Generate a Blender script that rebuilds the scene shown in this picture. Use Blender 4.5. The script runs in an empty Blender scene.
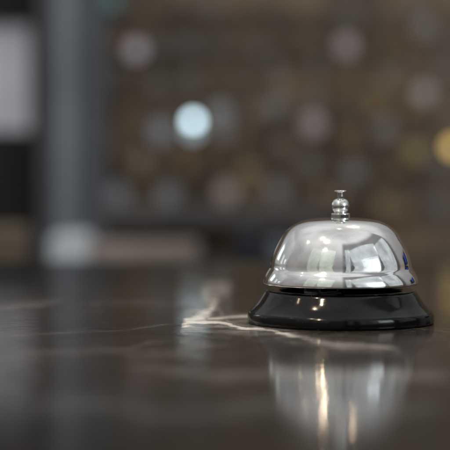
import bpy, bmesh, math, random
from mathutils import Vector, Matrix
random.seed(7)
sc = bpy.context.scene
COL = sc.collection
R = math.radians

# ------------------------------------------------------------------ camera
F_PX = 1873.0                       # focal length in pixels of a 450 px wide frame
CAM = Vector((-0.053, -0.856, 0.080))
PITCH = math.atan(77.5 / F_PX)
cd = bpy.data.cameras.new('camera')
cam = bpy.data.objects.new('camera', cd)
COL.objects.link(cam)
cam.location = CAM
cam.rotation_euler = (R(90) - PITCH, 0, 0)
cd.sensor_fit = 'HORIZONTAL'
cd.sensor_width = 24
cd.lens = 24 * F_PX / 450
cd.clip_start = 0.01
cd.clip_end = 100
cd.dof.use_dof = True
cd.dof.focus_distance = 0.836
cd.dof.aperture_fstop = 4.1
cd.dof.aperture_blades = 0
sc.camera = cam

FW = Vector((0, math.cos(PITCH), -math.sin(PITCH)))
UP = Vector((0, math.sin(PITCH), math.cos(PITCH)))


def at(px, py, depth):
    """world point seen at photo pixel (px, py) on the plane y = CAM.y + depth"""
    d = FW + Vector((1, 0, 0)) * ((px - 225) / F_PX) - UP * ((py - 225) / F_PX)
    return CAM + d * (depth / d.y)


def on_counter(px, py):
    d = FW + Vector((1, 0, 0)) * ((px - 225) / F_PX) - UP * ((py - 225) / F_PX)
    return CAM + d * (-CAM.z / d.z)


# ------------------------------------------------------------------ world: soft indoor ambience
w = bpy.data.worlds.new('World')
sc.world = w
w.use_nodes = True
nt = w.node_tree
bg = nt.nodes['Background']
tc = nt.nodes.new('ShaderNodeTexCoord')
sp = nt.nodes.new('ShaderNodeSeparateXYZ')
nt.links.new(tc.outputs['Generated'], sp.inputs[0])
rmp = nt.nodes.new('ShaderNodeValToRGB')
mp = nt.nodes.new('ShaderNodeMapRange')
mp.inputs[1].default_value = -1
mp.inputs[2].default_value = 1
nt.links.new(sp.outputs[2], mp.inputs[0])
nt.links.new(mp.outputs[0], rmp.inputs[0])
els = rmp.color_ramp.elements
els[0].position = 0.0
els[0].color = (.05, .045, .04, 1)
els[1].position = 1.0
els[1].color = (.62, .625, .63, 1)
for p_, c_ in ((.50, (.13, .12, .112)), (.56, (.24, .228, .215)), (.64, (.29, .288, .285)), (.72, (.35, .35, .348)), (.80, (.47, .475, .478)), (.87, (.74, .75, .755)), (.94, (.78, .79, .795)), (.985, (.66, .665, .67))):
    e = els.new(p_)
    e.color = (*c_, 1)
nz = nt.nodes.new('ShaderNodeTexNoise')
nz.inputs['Scale'].default_value = 2.6
nz.inputs['Detail'].default_value = 3
nt.links.new(tc.outputs['Generated'], nz.inputs['Vector'])
mr = nt.nodes.new('ShaderNodeMapRange')
mr.inputs[1].default_value = .3
mr.inputs[2].default_value = .7
mr.inputs[3].default_value = .80
mr.inputs[4].default_value = 1.14
nt.links.new(nz.outputs[0], mr.inputs[0])
nt.links.new(rmp.outputs[0], bg.inputs[0])
# the wall that holds the big windows is darker than the ceiling
def wmath(op, a, b):
    n_ = nt.nodes.new('ShaderNodeMath')
    n_.operation = op
    for k_, v_ in enumerate((a, b)):
        if isinstance(v_, (int, float)):
            n_.inputs[k_].default_value = v_
        else:
            nt.links.new(v_, n_.inputs[k_])
    return n_.outputs[0]


def wstep(v, a, b):
    n_ = nt.nodes.new('ShaderNodeMapRange')
    n_.interpolation_type = 'SMOOTHSTEP'
    n_.inputs[1].default_value, n_.inputs[2].default_value = a, b
    nt.links.new(v, n_.inputs[0])
    return n_.outputs[0]


hyp = wmath('SQRT', wmath('ADD', wmath('MULTIPLY', sp.outputs[0], sp.outputs[0]), wmath('MULTIPLY', sp.outputs[1], sp.outputs[1])), 0)
side = wmath('DIVIDE', wmath('ADD', wmath('MULTIPLY', sp.outputs[0], .819), wmath('MULTIPLY', sp.outputs[1], -.574)), hyp)
low = wmath('SUBTRACT', 1.0, wstep(sp.outputs[2], .79, .86))
wallmask = wmath('MULTIPLY', wstep(side, .53, .62), low)
# dark patch added to the world so the blue lamp keeps its colour
sign = wmath('DIVIDE', wmath('ADD', wmath('MULTIPLY', sp.outputs[0], .743), wmath('MULTIPLY', sp.outputs[1], .669)), hyp)
dark_patch = wmath('MULTIPLY', wmath('MULTIPLY', wstep(sign, .988, .993), wstep(sp.outputs[2], .03, .06)), wmath('SUBTRACT', 1.0, wstep(sp.outputs[2], .19, .24)))
wallmask = wmath('MAXIMUM', wallmask, wmath('MULTIPLY', dark_patch, 1.4))
dk_ = nt.nodes.new('ShaderNodeMapRange')
dk_.inputs[3].default_value = 1.0
dk_.inputs[4].default_value = .34
dk_.clamp = False
nt.links.new(wallmask, dk_.inputs[0])
mm = nt.nodes.new('ShaderNodeMath')
mm.operation = 'MULTIPLY'
nt.links.new(mr.outputs[0], mm.inputs[0])
nt.links.new(dk_.outputs[0], mm.inputs[1])
nt.links.new(mm.outputs[0], bg.inputs[1])

sc.view_settings.view_transform = 'Standard'
sc.view_settings.look = 'None'
sc.view_settings.exposure = 0
sc.view_settings.gamma = 1
sc.cycles.use_denoising = True
sc.cycles.max_bounces = 10
sc.cycles.sample_clamp_indirect = 200


# ------------------------------------------------------------------ lamps
def direction(az, el):
    a, e = R(az), R(el)
    return Vector((math.sin(a) * math.cos(e), -math.cos(a) * math.cos(e), math.sin(e)))


def window_lamp(name, az0, az1, el0, el1, radiance, color, dist=2.6, mull=None):
    """a rectangular window of soft daylight, facing the bell"""
    c = direction((az0 + az1) / 2, (el0 + el1) / 2)
    ld = bpy.data.lights.new(name, 'AREA')
    ld.shape = 'RECTANGLE'
    ld.size = 2 * dist * math.tan(R((az1 - az0) / 2)) * math.cos(R((el0 + el1) / 2))
    ld.size_y = 2 * dist * math.tan(R((el1 - el0) / 2))
    ld.color = color
    ld.energy = radiance * math.pi * ld.size * ld.size_y * 1.0
    ld.use_nodes = True
    lt = ld.node_tree
    em = lt.nodes['Emission']
    ge = lt.nodes.new('ShaderNodeNewGeometry')
    mu = lt.nodes.new('ShaderNodeVectorMath')
    mu.operation = 'MULTIPLY'
    mu.inputs[1].default_value = (1.3, 1.2, 1)
    no = lt.nodes.new('ShaderNodeTexNoise')
    no.noise_dimensions = '4D'
    no.inputs['W'].default_value = az0 * .37
    no.inputs['Scale'].default_value = 2.4
    no.inputs['Detail'].default_value = 3
    ra = lt.nodes.new('ShaderNodeMapRange')
    for k_, v_ in ((1, .3), (2, .7), (3, .55), (4, 1.35)):
        ra.inputs[k_].default_value = v_
    lt.links.new(ge.outputs['Parametric'], mu.inputs[0])
    lt.links.new(mu.outputs[0], no.inputs['Vector'])
    lt.links.new(no.outputs[0], ra.inputs[0])
    lt.links.new(ra.outputs[0], em.inputs['Strength'])
    o = bpy.data.objects.new(name, ld)
    COL.objects.link(o)
    o.location = c * dist + Vector((0, 0, .03))
    o.rotation_euler = (-c).to_track_quat('-Z', 'Y').to_euler()
    return o


DAY = (.86, .95, 1.0)
window_lamp('window_lamp', 5, 13, 5, 47, 0.42, DAY)
window_lamp('window_lamp', 17, 68, 5, 49, 0.52, DAY)
window_lamp('window_lamp', 71, 103, 5, 43, 0.46, DAY)
window_lamp('window_lamp', 34, 66, 8, 31, 0.35, DAY, 2.5)
window_lamp('window_lamp', 44, 64, 8, 27, 4.8, DAY, 2.4)
window_lamp('window_lamp', -62, -42, 10, 44, 0.17, (.80, 1.0, .72))
window_lamp('window_lamp', -40, -16, 10, 46, 0.26, (.80, 1.0, .74))
window_lamp('window_lamp', -148, -104, 5, 34, 0.14, DAY, 1.5)
window_lamp('window_lamp', -136, -129, 9, 20, 1.8, DAY, 1.45)
window_lamp('window_lamp', -121, -116, 8, 18, 0.5, DAY, 1.45)
window_lamp('window_lamp', -112, -108, 10, 16, 0.6, DAY, 1.45)
window_lamp('sign_lamp', 130.5, 134, 5, 11.5, 0.46, (.02, .12, 1.0), 1.4)


def ceiling_lamp(az, el, radiance, rad=.016, dist=2.2, color=(1, .77, .52)):
    ld = bpy.data.lights.new('ceiling_lamp', 'SPOT')
    ld.spot_size = R(17)
    ld.spot_blend = .9
    ld.shadow_soft_size = rad
    ld.color = color
    ld.energy = radiance * 4 * math.pi * math.pi * rad * rad
    o = bpy.data.objects.new('ceiling_lamp', ld)
    COL.objects.link(o)
    o.location = direction(az, el) * dist
    o.rotation_euler = (-direction(az, el)).to_track_quat('-Z', 'Y').to_euler()
    return o


for az, el, rd in ((-42, 57, 4600), (-60, 61, 2200), (-36, 46, 1300), (-84, 46, 200), (160, 62, 7500), (-178, 76, 200)):
    ceiling_lamp(az, el, rd)


# ------------------------------------------------------------------ mesh and material helpers
def new_obj(name, bm, m, parent=None, smooth=True):
    bmesh.ops.recalc_face_normals(bm, faces=bm.faces)
    me = bpy.data.meshes.new(name)
    bm.to_mesh(me)
    bm.free()
    if smooth:
        for p in me.polygons:
            p.use_smooth = True
    me.materials.append(m)
    o = bpy.data.objects.new(name, me)
    COL.objects.link(o)
    o.parent = parent
    return o


def tag(o, label=None, cat=None, group=None, kind=None):
    if label:
        o['label'] = label
    if cat:
        o['category'] = cat
    if group:
        o['group'] = group
    if kind:
        o['kind'] = kind
    return o


def empty(name, loc):
    o = bpy.data.objects.new(name, None)
    COL.objects.link(o)
    o.location = loc
    o.empty_display_size = .01
    return o


def catmull(pts, n=6):
    out = []
    P = [pts[0]] + list(pts) + [pts[-1]]
    for i in range(1, len(P) - 2):
        p0, p1, p2, p3 = P[i - 1], P[i], P[i + 1], P[i + 2]
        for k in range(n):
            t = k / n
            out.append(tuple(.5 * (2 * p1[j] + (p2[j] - p0[j]) * t + (2 * p0[j] - 5 * p1[j] + 4 * p2[j] - p3[j]) * t * t
                                   + (3 * p1[j] - p0[j] - 3 * p2[j] + p3[j]) * t ** 3) for j in (0, 1)))
    out.append(tuple(pts[-1]))
    return out


def lathe(bm, prof, seg=192, close=False, c=(0, 0, 0)):
    rings = []
    for r, z in prof:
        if r < 1e-6:
            rings.append([bm.verts.new((c[0], c[1], z + c[2]))])
        else:
            rings.append([bm.verts.new((c[0] + r * math.cos(2 * math.pi * k / seg), c[1] + r * math.sin(2 * math.pi * k / seg), z + c[2]))
                          for k in range(seg)])
    pairs = list(zip(rings, rings[1:]))
    if close:
        pairs.append((rings[-1], rings[0]))
    for a, b in pairs:
        for k in range(seg):
            k2 = (k + 1) % seg
            q = [a[k % len(a)], a[k2 % len(a)], b[k2 % len(b)], b[k % len(b)]]
            q = list(dict.fromkeys(q))
            if len(q) >= 3:
                bm.faces.new(q)


def box(bm, x0, x1, y0, y1, z0, z1, bev=0.0, seg=3):
    r = bmesh.ops.create_cube(bm, size=1)
    vs = r['verts']
    for v in vs:
        v.co = Vector((x0 if v.co.x < 0 else x1, y0 if v.co.y < 0 else y1, z0 if v.co.z < 0 else z1))
    if bev:
        es = {e for v in vs for e in v.link_edges}
        bmesh.ops.bevel(bm, geom=list(es), offset=bev, segments=seg, affect='EDGES', profile=.5)


class Mat:
    def __init__(s, name, base=(.5, .5, .5), rough=.5, metal=0.0, **kw):
        s.m = bpy.data.materials.new(name)
        s.m.use_nodes = True
        s.t = s.m.node_tree
        s.b = s.t.nodes['Principled BSDF']
        s.b.inputs['Base Color'].default_value = (*base, 1)
        s.b.inputs['Roughness'].default_value = rough
        s.b.inputs['Metallic'].default_value = metal
        for k, v in kw.items():
            s.b.inputs[k.replace('_', ' ')].default_value = v

    def n(s, typ, **kw):
        nd = s.t.nodes.new(typ)
        for k, v in kw.items():
            setattr(nd, k, v)
        return nd

    def l(s, a, b):
        s.t.links.new(a, b)

    def math(s, op, a, b=None, c=None, clamp=False):
        nd = s.n('ShaderNodeMath', operation=op, use_clamp=clamp)
        for i, v in enumerate((a, b, c)):
            if v is None:
                continue
            if isinstance(v, (int, float)):
                nd.inputs[i].default_value = v
            else:
                s.l(v, nd.inputs[i])
        return nd.outputs[0]

    def vmath(s, op, a, b=None, out=0):
        nd = s.n('ShaderNodeVectorMath', operation=op)
        for i, v in enumerate((a, b)):
            if v is None:
                continue
            if isinstance(v, (tuple, list, Vector)):
                nd.inputs[i].default_value = tuple(v)
            else:
                s.l(v, nd.inputs[i])
        return nd.outputs[out]

    def noise(s, vec, scale, detail=4, rough=.55, dist=0.0):
        nd = s.n('ShaderNodeTexNoise')
        nd.inputs['Scale'].default_value = scale
        nd.inputs['Detail'].default_value = detail
        nd.inputs['Roughness'].default_value = rough
        nd.inputs['Distortion'].default_value = dist
        if vec is not None:
            s.l(vec, nd.inputs['Vector'])
        return nd

    def rng(s, v, a, b, c=0.0, d=1.0, smooth=False):
        nd = s.n('ShaderNodeMapRange')
        if smooth:
            nd.interpolation_type = 'SMOOTHSTEP'
        for i, q in enumerate((a, b, c, d)):
            nd.inputs[i + 1].default_value = q
        s.l(v, nd.inputs[0])
        return nd.outputs[0]

    def mix(s, f, a, b):
        nd = s.n('ShaderNodeMix', data_type='RGBA')
        for sock, v in ((nd.inputs[0], f), (nd.inputs[6], a), (nd.inputs[7], b)):
            if isinstance(v, (int, float)):
                sock.default_value = v
            elif isinstance(v, (tuple, list)):
                sock.default_value = (*v, 1)
            else:
                s.l(v, sock)
        return nd.outputs[2]

    def obj_coord(s):
        return s.n('ShaderNodeTexCoord').outputs['Object']

    def bump(s, h, strength, dist):
        nd = s.n('ShaderNodeBump')
        nd.inputs['Strength'].default_value = strength
        nd.inputs['Distance'].default_value = dist
        s.l(h, nd.inputs['Height'])
        s.l(nd.outputs[0], s.b.inputs['Normal'])


# ------------------------------------------------------------------ counter: polished dark brown marble with pale veins
def marble():
    M = Mat('polished_marble', rough=.1)
    co = M.obj_coord()
    # warp so the veins wander
    wn = M.noise(co, 26, 3, .6)
    wv = M.vmath('SUBTRACT', wn.outputs['Color'], (.5, .5, .5))
    wv = M.vmath('MULTIPLY', wv, (.018, .05, 0))
    p = M.vmath('ADD', co, wv)
    flat = M.vmath('MULTIPLY', p, (1, 1, 0))
    # thin background veins
    sc1 = M.vmath('MULTIPLY', flat, (1.0, .55, 1))
    n1 = M.noise(sc1, 7.0, 3, .5, .4).outputs[0]
    v1 = M.math('ABSOLUTE', M.math('SUBTRACT', n1, .5))
    v1 = M.rng(v1, 0, .010, 1, 0, True)
    gate = M.rng(M.noise(flat, 4.2, 2).outputs[0], .50, .64, 0, 1, True)
    v1 = M.math('MULTIPLY', v1, gate)
    n2 = M.noise(sc1, 19.0, 4, .6, .6).outputs[0]
    v2 = M.rng(M.math('ABSOLUTE', M.math('SUBTRACT', n2, .5)), 0, .012, .55, 0, True)
    gate2 = M.rng(M.noise(flat, 6.3, 2).outputs[0], .52, .66, 0, 1, True)
    v2 = M.math('MULTIPLY', v2, gate2)
    # the bold vein beside and before the bell and the broad faint bands, as curves across the stone (metres)
    lines = [
        ([(182, 323), (190, 320), (199, 316.5), (208, 311.5), (214, 305), (217, 300)], .052, 1.0),
        ([(201, 291), (207, 296), (213, 299), (220, 300.5)], .11, .36),
        ([(201, 292), (210, 290), (219, 288.5), (232, 288)], .12, .30),
        ([(183, 322.4), (204, 322.1), (222, 323.4), (236, 326.3), (252, 328.4), (268, 330.3), (285, 334), (306, 338)], .0135, 1.0),
        ([(262, 329.6), (285, 334), (306, 339), (330, 343.5), (356, 346), (380, 347.5), (404, 352)], .022, .24),
        ([(203, 320.3), (220, 318), (240, 317.2), (263, 315.8)], .011, .7),
        ([(213, 307), (219, 311), (225, 318), (232, 323.5), (241, 327.5)], .022, .2),
        ([(-10, 338), (40, 334), (84, 332), (112, 331), (140, 328), (160, 325), (184, 322.3)], .007, .05),
        ([(84, 304), (120, 303), (150, 303), (182, 306)], .02, .05),
        ([(-30, 311), (0, 308), (30, 305), (64, 302)], .03, .10),
        ([(10, 352), (60, 353), (110, 351), (160, 355), (214, 349)], .035, .05),
        ([(120, 365), (170, 371), (230, 377), (300, 372), (380, 376), (460, 366)], .030, .09),
        ([(-10, 408), (80, 404), (180, 412), (290, 404), (400, 408), (465, 402)], .030, .07),
    ]
    tot = None
    nw = M.rng(M.noise(co, 55, 3).outputs[0], .35, .68, .25, 1.5)
    wob = M.vmath('MULTIPLY', M.vmath('SUBTRACT', M.noise(co, 60, 4, .65).outputs['Color'], (.5, .5, .5)), (.007, .022, 0))
    fp = M.n('ShaderNodeSeparateXYZ')
    fpv = M.vmath('ADD', co, wob)
    M.l(fpv, fp.inputs[0])
    for pts, wid, amp in lines:
        P = [on_counter(*q) for q in pts]
        x0, x1 = P[0].x, P[-1].x
        y0, y1 = min(q.y for q in P), max(q.y for q in P)
        fc = M.n('ShaderNodeFloatCurve')
        cu = fc.mapping.curves[0]
        cu.points[0].location = (0, (P[0].y - y0) / (y1 - y0))
        cu.points[1].location = (1, (P[-1].y - y0) / (y1 - y0))
        for q in P[1:-1]:
            cu.points.new((q.x - x0) / (x1 - x0), (q.y - y0) / (y1 - y0))
        fc.mapping.update()
        u = M.rng(fp.outputs[0], x0, x1)
        M.l(u, fc.inputs['Value'])
        y = M.math('MULTIPLY_ADD', fc.outputs[0], y1 - y0, y0)
        best = M.math('ABSOLUTE', M.math('SUBTRACT', fp.outputs[1], y))
        q = M.math('DIVIDE', best, M.math('MULTIPLY', nw, wid))
        core = M.rng(q, .15, 1.0, amp, 0, True)
        halo = M.rng(q, 0, 4.0, amp * .22, 0, True)
        v = M.math('MAXIMUM', core, halo)
        ends = M.math('MULTIPLY', M.math('MULTIPLY', u, M.math('SUBTRACT', 1.0, u)), 9.0, clamp=True)
        v = M.math('MULTIPLY', v, ends)
        tot = v if tot is None else M.math('MAXIMUM', tot, v)
    wisp = M.noise(M.vmath('MULTIPLY', fpv, (44, 95, 0)), 1.0, 5, .7, .9).outputs[0]
    tot = M.math('MULTIPLY', tot, M.rng(wisp, .36, .58, .30, 1.3, True), clamp=True)
    vein = M.math('MAXIMUM', tot, M.math('MULTIPLY', M.math('MAXIMUM', v1, v2), .09))
    cloud = M.rng(M.noise(M.vmath('MULTIPLY', flat, (1, .5, 1)), 9, 5, .6).outputs[0], .3, .75, 0, 1)
    basec = M.mix(cloud, (.018, .0145, .0128), (.040, .033, .030))
    c2 = M.rng(M.noise(M.vmath('MULTIPLY', flat, (1, .7, 1)), 42, 6, .7, .4).outputs[0], .54, .72, 0, .55, True)
    basec = M.mix(c2, basec, (.060, .053, .050))
    dust = M.rng(M.noise(co, 800, 1).outputs[0], .70, .78, 0, .7)
    basec = M.mix(dust, basec, (.30, .29, .28))
    fleck = M.rng(M.noise(co, 420, 2).outputs[0], .66, .78, 0, .12)
    basec = M.mix(fleck, basec, (.20, .18, .17))
    M.l(M.mix(vein, basec, (.95, .945, .94)), M.b.inputs['Base Color'])  # vein white pushed up to include the lamp's reflection on the veins
    rn = M.noise(co, 38, 5, .65).outputs[0]
    wipe = M.rng(M.noise(M.vmath('MULTIPLY', flat, (1, .6, 1)), 13, 5, .65, 1.2).outputs[0], .52, .66, 0, .07, True)
    M.l(M.math('ADD', M.rng(rn, .3, .75, .07, .13), wipe), M.b.inputs['Roughness'])
    M.bump(M.noise(co, 90, 4, .6).outputs[0], .05, .002)
    M.b.inputs['Specular IOR Level'].default_value = .12
    return M.m


bm = bmesh.new()
FAR = .458
box(bm, -2.2, 2.2, -2.0, FAR, -.04, 0, .004, 3)
counter = tag(new_obj('counter', bm, marble(), smooth=False), 'polished dark brown marble counter with pale veins under the bell', 'counter', kind='structure')

# ------------------------------------------------------------------ the call bell
S = .457e-3


def px(pts, y0=322.5):
    return [(r * S, (y0 - y) * S) for r, y in pts]


def chrome(name, col, rough, speck):
    M = Mat(name, col, rough, 1.0)
    co = M.obj_coord()
    sm = M.noise(co, 90, 5, .6).outputs[0]
    smudge = M.rng(M.noise(M.vmath('MULTIPLY', co, (1, 1, 1.6)), 34, 6, .7, .8).outputs[0], .50, .68, 0, 1, True)
    M.l(M.math('ADD', M.rng(sm, .3, .75, rough * .5, rough * 1.5), M.math('MULTIPLY', smudge, rough * 1.3)), M.b.inputs['Roughness'])
    pit = M.rng(M.noise(co, 1500, 2, .5).outputs[0], .66, .76, 0, 1)
    M.l(M.mix(M.math('MULTIPLY', pit, speck), col, (.33, .30, .28)), M.b.inputs['Base Color'])
    M.bump(M.math('ADD', M.noise(co, 45, 2).outputs[0], M.math('MULTIPLY', pit, -.06)), .05, .0006)
    return M.m


CHROME = chrome('polished_chrome', (.88, .872, .86), .075, .30)
KNOB = chrome('knob_chrome', (.86, .85, .83), .06, .15)

bell = tag(empty('call_bell', (0, 0, 0)), 'shiny chrome call bell on a black round base, standing on the marble counter', 'call bell')

# base: black enamelled steel pressing
MB_ = Mat('black_enamel', (.002, .002, .0022), .10, Specular_IOR_Level=.33)
co = MB_.obj_coord()
MB_.l(MB_.rng(MB_.noise(co, 160, 5, .65).outputs[0], 0.3, .75, .06, .15), MB_.b.inputs['Roughness'])
dust = MB_.rng(MB_.noise(co, 850, 2).outputs[0], .70, .80, 0, .5)
MB_.l(MB_.mix(dust, (.002, .002, .0022), (.085, .08, .076)), MB_.b.inputs['Base Color'])
MB_.bump(MB_.noise(co, 60, 3).outputs[0], .06, .0008)
prof = [(88, 322.5)] + [(91.8, 322.5), (92.8, 322.0), (93.4, 321.0), (93.6, 319.5), (93.35, 316), (92.95, 313.4), (92.5, 312.2), (91.7, 311.0)] \
    + [(90.2, 309.8), (87.8, 307.6), (84.6, 304.2), (81.4, 299.8), (78.7, 295.6)] + [(77.0, 292.9), (75.9, 291.5), (74.8, 290.6), (73.2, 290.0), (71, 289.8)] \
    + [(67, 289.9), (64, 290.1)] + [(62.4, 290.5), (61.6, 291.3), (61.4, 293), (61.4, 305), (61.4, 316)] + [(4, 316)]
pp = px(prof)
dense = [pp[0]] + catmull(pp[1:-1], 4) + [pp[-1]]
bm = bmesh.new()
lathe(bm, dense, 192)
base = new_obj('base', bm, MB_.m, bell)

# dome: pressed cup with a flared lip, 0.9 mm thick
outer = [(76.9, 283.6), (77.5, 282.7), (77.5, 281.3), (76.9, 278.5), (75.7, 275.3), (74.0, 272.0), (72.5, 269.7), (71.3, 267.6), (70.6, 265.0), (70.0, 261.5),
         (68.9, 257.0), (67.0, 251.5), (64.6, 246.0), (61.6, 240.3), (58.4, 235.3), (55.0, 231.1), (51.0, 227.4), (46.0, 224.1), (40.0, 221.5), (33.5, 219.8),
         (25, 218.5), (16, 217.8), (8, 217.55), (0, 217.5)]
oc = catmull(px(outer), 8)
oc[-1] = (0, oc[-1][1])
inner = [(max(r - .0009, 0) if z < .030 else r * .972, z - (.0009 if z > .0215 else 0)) for r, z in oc]
inner[0] = (oc[0][0] - .0009, oc[0][1])
bm = bmesh.new()
lathe(bm, list(reversed(inner)) + oc, 224)
dome = new_obj('dome', bm, CHROME, bell)

# screw nut with ball on top of the dome, and the plunger through it
KX = -.5 * S
ball = [(9.0, 219.6), (9.5, 219.0), (9.6, 218.3), (9.6, 214.2), (9.2, 213.3), (7.6, 212.8), (6.6, 212.3), (6.6, 211.9), (7.4, 211.0), (8.4, 209.2), (8.95, 207.2),
        (9.05, 205.4), (8.7, 203.3), (7.8, 201.2), (6.4, 199.7), (4.6, 198.8), (3.6, 198.5)]
bm = bmesh.new()
lathe(bm, catmull(px(ball), 4), 64, c=(KX, 0, 0))
new_obj('ball_nut', bm, KNOB, bell)
stem = [(0, 226), (3.3, 226), (3.3, 198), (3.25, 192.6), (3.6, 191.9), (5.9, 191.75), (6.35, 191.4), (6.4, 190.8), (6.0, 190.35), (3, 190.15), (0, 190.1)]
bm = bmesh.new()
lathe(bm, px(stem), 48, c=(KX, 0, 0))
new_obj('plunger', bm, KNOB, bell)

# post, bracket and striker under the dome
MS = Mat('zinc_steel', (.20, .23, .25), .35, 1.0)
bm = bmesh.new()
lathe(bm, px([(0, 316.5), (7, 316.5), (7, 309), (4, 308), (4, 224), (0, 224)]), 40)
new_obj('post', bm, MS.m, bell)
bm = bmesh.new()
box(bm, -.019, -.003, -.003, .003, .0128, .0142, .0004)
lathe(bm, [(0, .0118), (.003, .0118), (.0038, .0125), (.0038, .0162), (.003, .017), (0, .017)], 32, c=(-.0205, 0, 0))
bmesh.ops.rotate(bm, verts=bm.verts, cent=(0, 0, 0), matrix=Matrix.Rotation(R(48), 3, 'Z'))
new_obj('striker', bm, MS.m, bell)

# ------------------------------------------------------------------ background, far out of focus
D_WALL = 2.12


def wall_mat():
    M = Mat('brown_mosaic', (.15, .12, .1), .55)
    co = M.obj_coord()
    br = M.n('ShaderNodeTexBrick')
    M.l(M.vmath('MULTIPLY', M.n('ShaderNodeTexCoord').outputs['Object'], (1, 1, 1)), br.inputs['Vector'])
    sw = M.n('ShaderNodeSeparateXYZ')
    M.l(co, sw.inputs[0])
    cb = M.n('ShaderNodeCombineXYZ')
    M.l(sw.outputs[0], cb.inputs[0])
    M.l(sw.outputs[2], cb.inputs[1])
    M.l(cb.outputs[0], br.inputs['Vector'])
    br.inputs['Scale'].default_value = 1
    br.inputs['Brick Width'].default_value = .062
    br.inputs['Row Height'].default_value = .058
    br.inputs['Mortar Size'].default_value = .002
    br.offset = 0
    br.inputs['Color1'].default_value = (.185, .130, .090, 1)
    br.inputs['Color2'].default_value = (.42, .278, .160, 1)
    br.inputs['Mortar'].default_value = (.08, .07, .06, 1)
    n = M.rng(M.noise(co, 3.2, 4, .6).outputs[0], .35, .7, 0, .6)
    M.l(M.mix(n, br.outputs[0], (.19, .145, .115)), M.b.inputs['Base Color'])
    return M.m


yw = CAM.y + D_WALL
bm = bmesh.new()
box(bm, -1.0, 1.0, yw, yw + .12, -.9, .52)
tag(new_obj('back_wall', bm, wall_mat(), smooth=False), 'blurred brown wall behind the bell', 'wall', kind='structure')


def flat_box(name, x0, x1, y0, y1, depth, thick, mat, bev=.004, parent=None):
    a, b = at(x0, y1, depth), at(x1, y0, depth)
    bm = bmesh.new()
    box(bm, a.x, b.x, a.y, a.y + thick, a.z, b.z, bev)
    return new_obj(name, bm, mat, parent, smooth=False)


def plain(name, c, rough=.6, var=.25, scale=9):
    M = Mat(name, c, rough)
    co = M.obj_coord()
    M.l(M.mix(M.rng(M.noise(co, scale, 4).outputs[0], .3, .7), tuple(v * (1 - var) for v in c), tuple(min(1, v * (1 + var)) for v in c)), M.b.inputs['Base Color'])
    return M.m


# grey column at the left, with a paler strip on its face
colm = empty('column', at(72, 300, 2.0))
tag(colm, 'tall blurred blue-grey column left of the bell, beside the dark partition', 'column')
z = colm.location


def child_box(name, x0, x1, y0, y1, depth, thick, mat, par, bev=.004):
    o = flat_box(name, x0, x1, y0, y1, depth, thick, mat, bev)
    o.parent = par
    o.location = -par.location
    return o


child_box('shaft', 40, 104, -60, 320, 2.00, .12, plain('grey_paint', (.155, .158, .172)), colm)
child_box('pale_strip', 56, 75, -60, 320, 1.99, .009, plain('pale_grey', (.34, .35, .385)), colm, .002)
# dark partition with a pale pane at the far left
part = empty('partition', at(-20, 300, 2.05))
tag(part, 'dark partition at the left edge with a pale whitish pane', 'partition')
dk = plain('dark_wood', (.020, .017, .015))
PANE = plain('frosted_pane', (.80, .78, .84), .4)
PANE.node_tree.nodes['Principled BSDF'].inputs['Emission Color'].default_value = (.86, .82, .95, 1)
PANE.node_tree.nodes['Principled BSDF'].inputs['Emission Strength'].default_value = .15
child_box('lower_panel', -130, 41, 131, 320, 2.05, .06, dk, part)
child_box('top_rail', -130, 41, -60, 24, 2.05, .06, dk, part)
child_box('stile', 30, 41, 24, 131, 2.05, .06, dk, part)
child_box('pane', -130, 30, 24, 131, 2.07, .02, PANE, part, .001)

# low things along the far end of the counter
BACK_Z = -.034
bm = bmesh.new()
box(bm, -1.0, 1.0, FAR + .20, CAM.y + 1.95, BACK_Z - .03, BACK_Z, .003)
tag(new_obj('back_counter', bm, plain('dark_brown_top', (.05, .042, .036), .4), smooth=False), 'lower dark surface beyond the counter', 'counter', kind='structure')


def stand_box(name, x0, x1, ytop, depth, thick, mat, label, cat, bev=.006):
    a = at(x0, ytop, depth)
    b = at(x1, ytop, depth)
    bm = bmesh.new()
    box(bm, a.x, b.x, a.y, a.y + thick, BACK_Z + .0002, a.z, bev)
    return tag(new_obj(name, bm, mat, smooth=False), label, cat)


stand_box('ledge', 84, 200, 244, 1.74, .08, plain('pinkish_stone', (.34, .27, .235)), 'blurred pinkish grey low ledge beyond the far edge of the counter', 'ledge')
stand_box('paper_stack', 48, 86, 236, 1.70, .10, plain('white_paper', (.76, .78, .86)), 'blurred white stack beyond the counter edge, below the grey column', 'paper stack')
stand_box('tan_box', -24, 24, 228, 1.72, .08, plain('tan_card', (.20, .15, .098)), 'blurred tan box beyond the counter at the left edge of the photo', 'box')
stand_box('dark_box', 236, 262, 233, 1.70, .06, plain('navy_card', (.014, .018, .032)), 'small dark navy box beyond the counter edge just left of the bell', 'box')
stand_box('grey_box', 266, 290, 240, 1.72, .05, plain('bluish_card', (.15, .165, .20)), 'blurred bluish grey box half behind the bell, right of the navy box', 'box')


# round lights on the wall: globe in a small cup mount
def glow(name, c, strength):
    M = Mat(name, (.05, .05, .05), .4)
    M.b.inputs['Emission Color'].default_value = (*c, 1)
    M.b.inputs['Emission Strength'].default_value = strength
    return M.m


CUP = plain('bronze_cup', (.07, .06, .05), .4)


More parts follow.
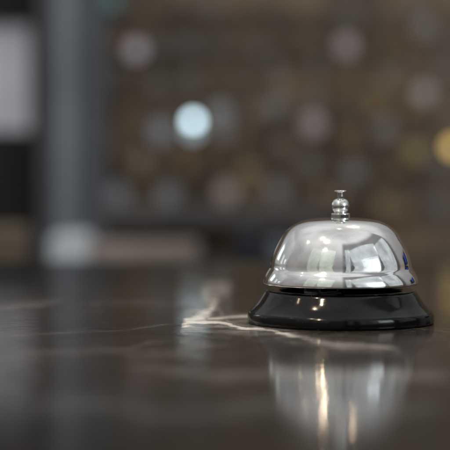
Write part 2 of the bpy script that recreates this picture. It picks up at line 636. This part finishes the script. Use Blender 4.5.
def globe_light(x, y, d_px, c, strength, label, group=None):
    d = D_WALL - .06
    loc = at(x, y, d)
    r = d_px * .5 * d / F_PX
    if strength < .5:
        strength *= .88
    t = tag(empty('globe_light', loc), label, 'light', group)
    bm = bmesh.new()
    lathe(bm, [(0, -r)] + [(r * math.cos(a), r * math.sin(a)) for a in [R(-90 + 10 * k) for k in range(1, 18)]] + [(0, r)], 32)
    new_obj('globe', bm, glow('lamp_glow', c, strength), t)
    bm = bmesh.new()
    box(bm, -r * .25, r * .25, r * .93, .0598, -r * .25, r * .25)
    new_obj('mount', bm, CUP, t, smooth=False)
    return t


G = 'round lights on the brown wall'
for a in (
    (193, 121, 11, (.68, .90, 1.0), 5.6, 'brightest bluish white round light on the wall, left of the bell top'),
    (193, 131, 14, (.62, .80, .90), 0.9, 'pale blue round light directly under the brightest one'),
    (136, 50, 18, (.80, .72, .82), 0.45, 'dim lilac round light at upper left beside the grey column'),
    (110, 0, 19, (.25, .62, .62), 0.28, 'dim teal round light at the top edge above the lilac one'),
    (160, 132, 21, (.62, .66, .78), 0.26, 'faint blue-grey round light left of the brightest one'),
    (221, 113, 21, (.68, .70, .72), 0.25, 'faint grey round light right of the brightest one'),
    (346, 46, 19, (.80, .72, .72), 0.33, 'dim pinkish round light high above the bell'),
    (313, 125, 21, (.80, .70, .68), 0.31, 'dim rosy round light just above and left of the bell knob'),
    (424, 93, 17, (.72, .68, .66), 0.39, 'dim grey-white round light at the right above the yellow one'),
    (453, 147, 14, (1.0, .68, .22), 1.47, 'yellow round light at the right edge of the photo'),
    (387, 80, 19, (.66, .50, .34), 0.19, 'faint amber round light left of the grey-white one at right'),
    (424, 27, 21, (.66, .58, .54), 0.19, 'faint brown-pink round light at the upper right corner'),
    (385, 129, 21, (.62, .55, .50), 0.19, 'faint brownish round light right of the bell knob'),
    (415, 152, 19, (.75, .58, .22), 0.23, 'faint olive round light left of the yellow one'),
    (226, 192, 21, (.85, .68, .60), 0.26, 'faint peach round light low on the wall left of the bell'),
    (168, 194, 21, (.62, .64, .68), 0.19, 'faint grey round light low on the wall between column and bell'),
    (118, 194, 21, (.60, .64, .70), 0.19, 'faint cool grey round light low on the wall beside the column'),
    (280, 84, 21, (.62, .50, .36), 0.16, 'faint tan round light above and left of the bell'),
    (140, 163, 21, (.62, .50, .34), 0.16, 'faint tan round light beside the column at mid height'),
    (277, 190, 21, (.66, .62, .60), 0.16, 'faint round light low on the wall nearest the bell dome'),
):
    globe_light(*a, group=G)

named = [(193, 121), (136, 50), (160, 132), (221, 113), (346, 46), (313, 125), (424, 93), (453, 147), (387, 80), (424, 27), (385, 129), (415, 152), (226, 192), (168, 194), (118, 194), (280, 84), (140, 163), (277, 190)]
TINTS = [(.72, .46, .20), (.66, .50, .34), (.62, .58, .56), (.70, .52, .24), (.58, .50, .44)]
for gy in range(7):  # faint glowing globes added at random to suggest out-of-focus glints
    for gx in range(11):
        x = 122 + gx * 32 + random.uniform(-9, 9)
        y = 14 + gy * 31 + random.uniform(-9, 9)
        e = random.uniform(.09, .19) * (.75 if y < 60 else 1.0) * (1.0 if x > 200 else .8)
        if min(math.hypot(x - a_, y - b_) for a_, b_ in named) < 17:
            continue
        globe_light(x, y, random.uniform(12, 21), random.choice(TINTS), e, 'one of the many very faint amber and brown glow spots added over the brown wall', group='faint glow spots added on the brown wall')

# dark shelf low along the wall
a, b = at(104, 228, D_WALL - .12), at(330, 206, D_WALL - .12)
bm = bmesh.new()
box(bm, a.x, b.x, a.y, a.y + .119, a.z, b.z, .004)
tag(new_obj('wall_shelf', bm, plain('dark_slate', (.135, .118, .112)), smooth=False), 'blurred dark grey-brown shelf running low along the brown wall', 'shelf')
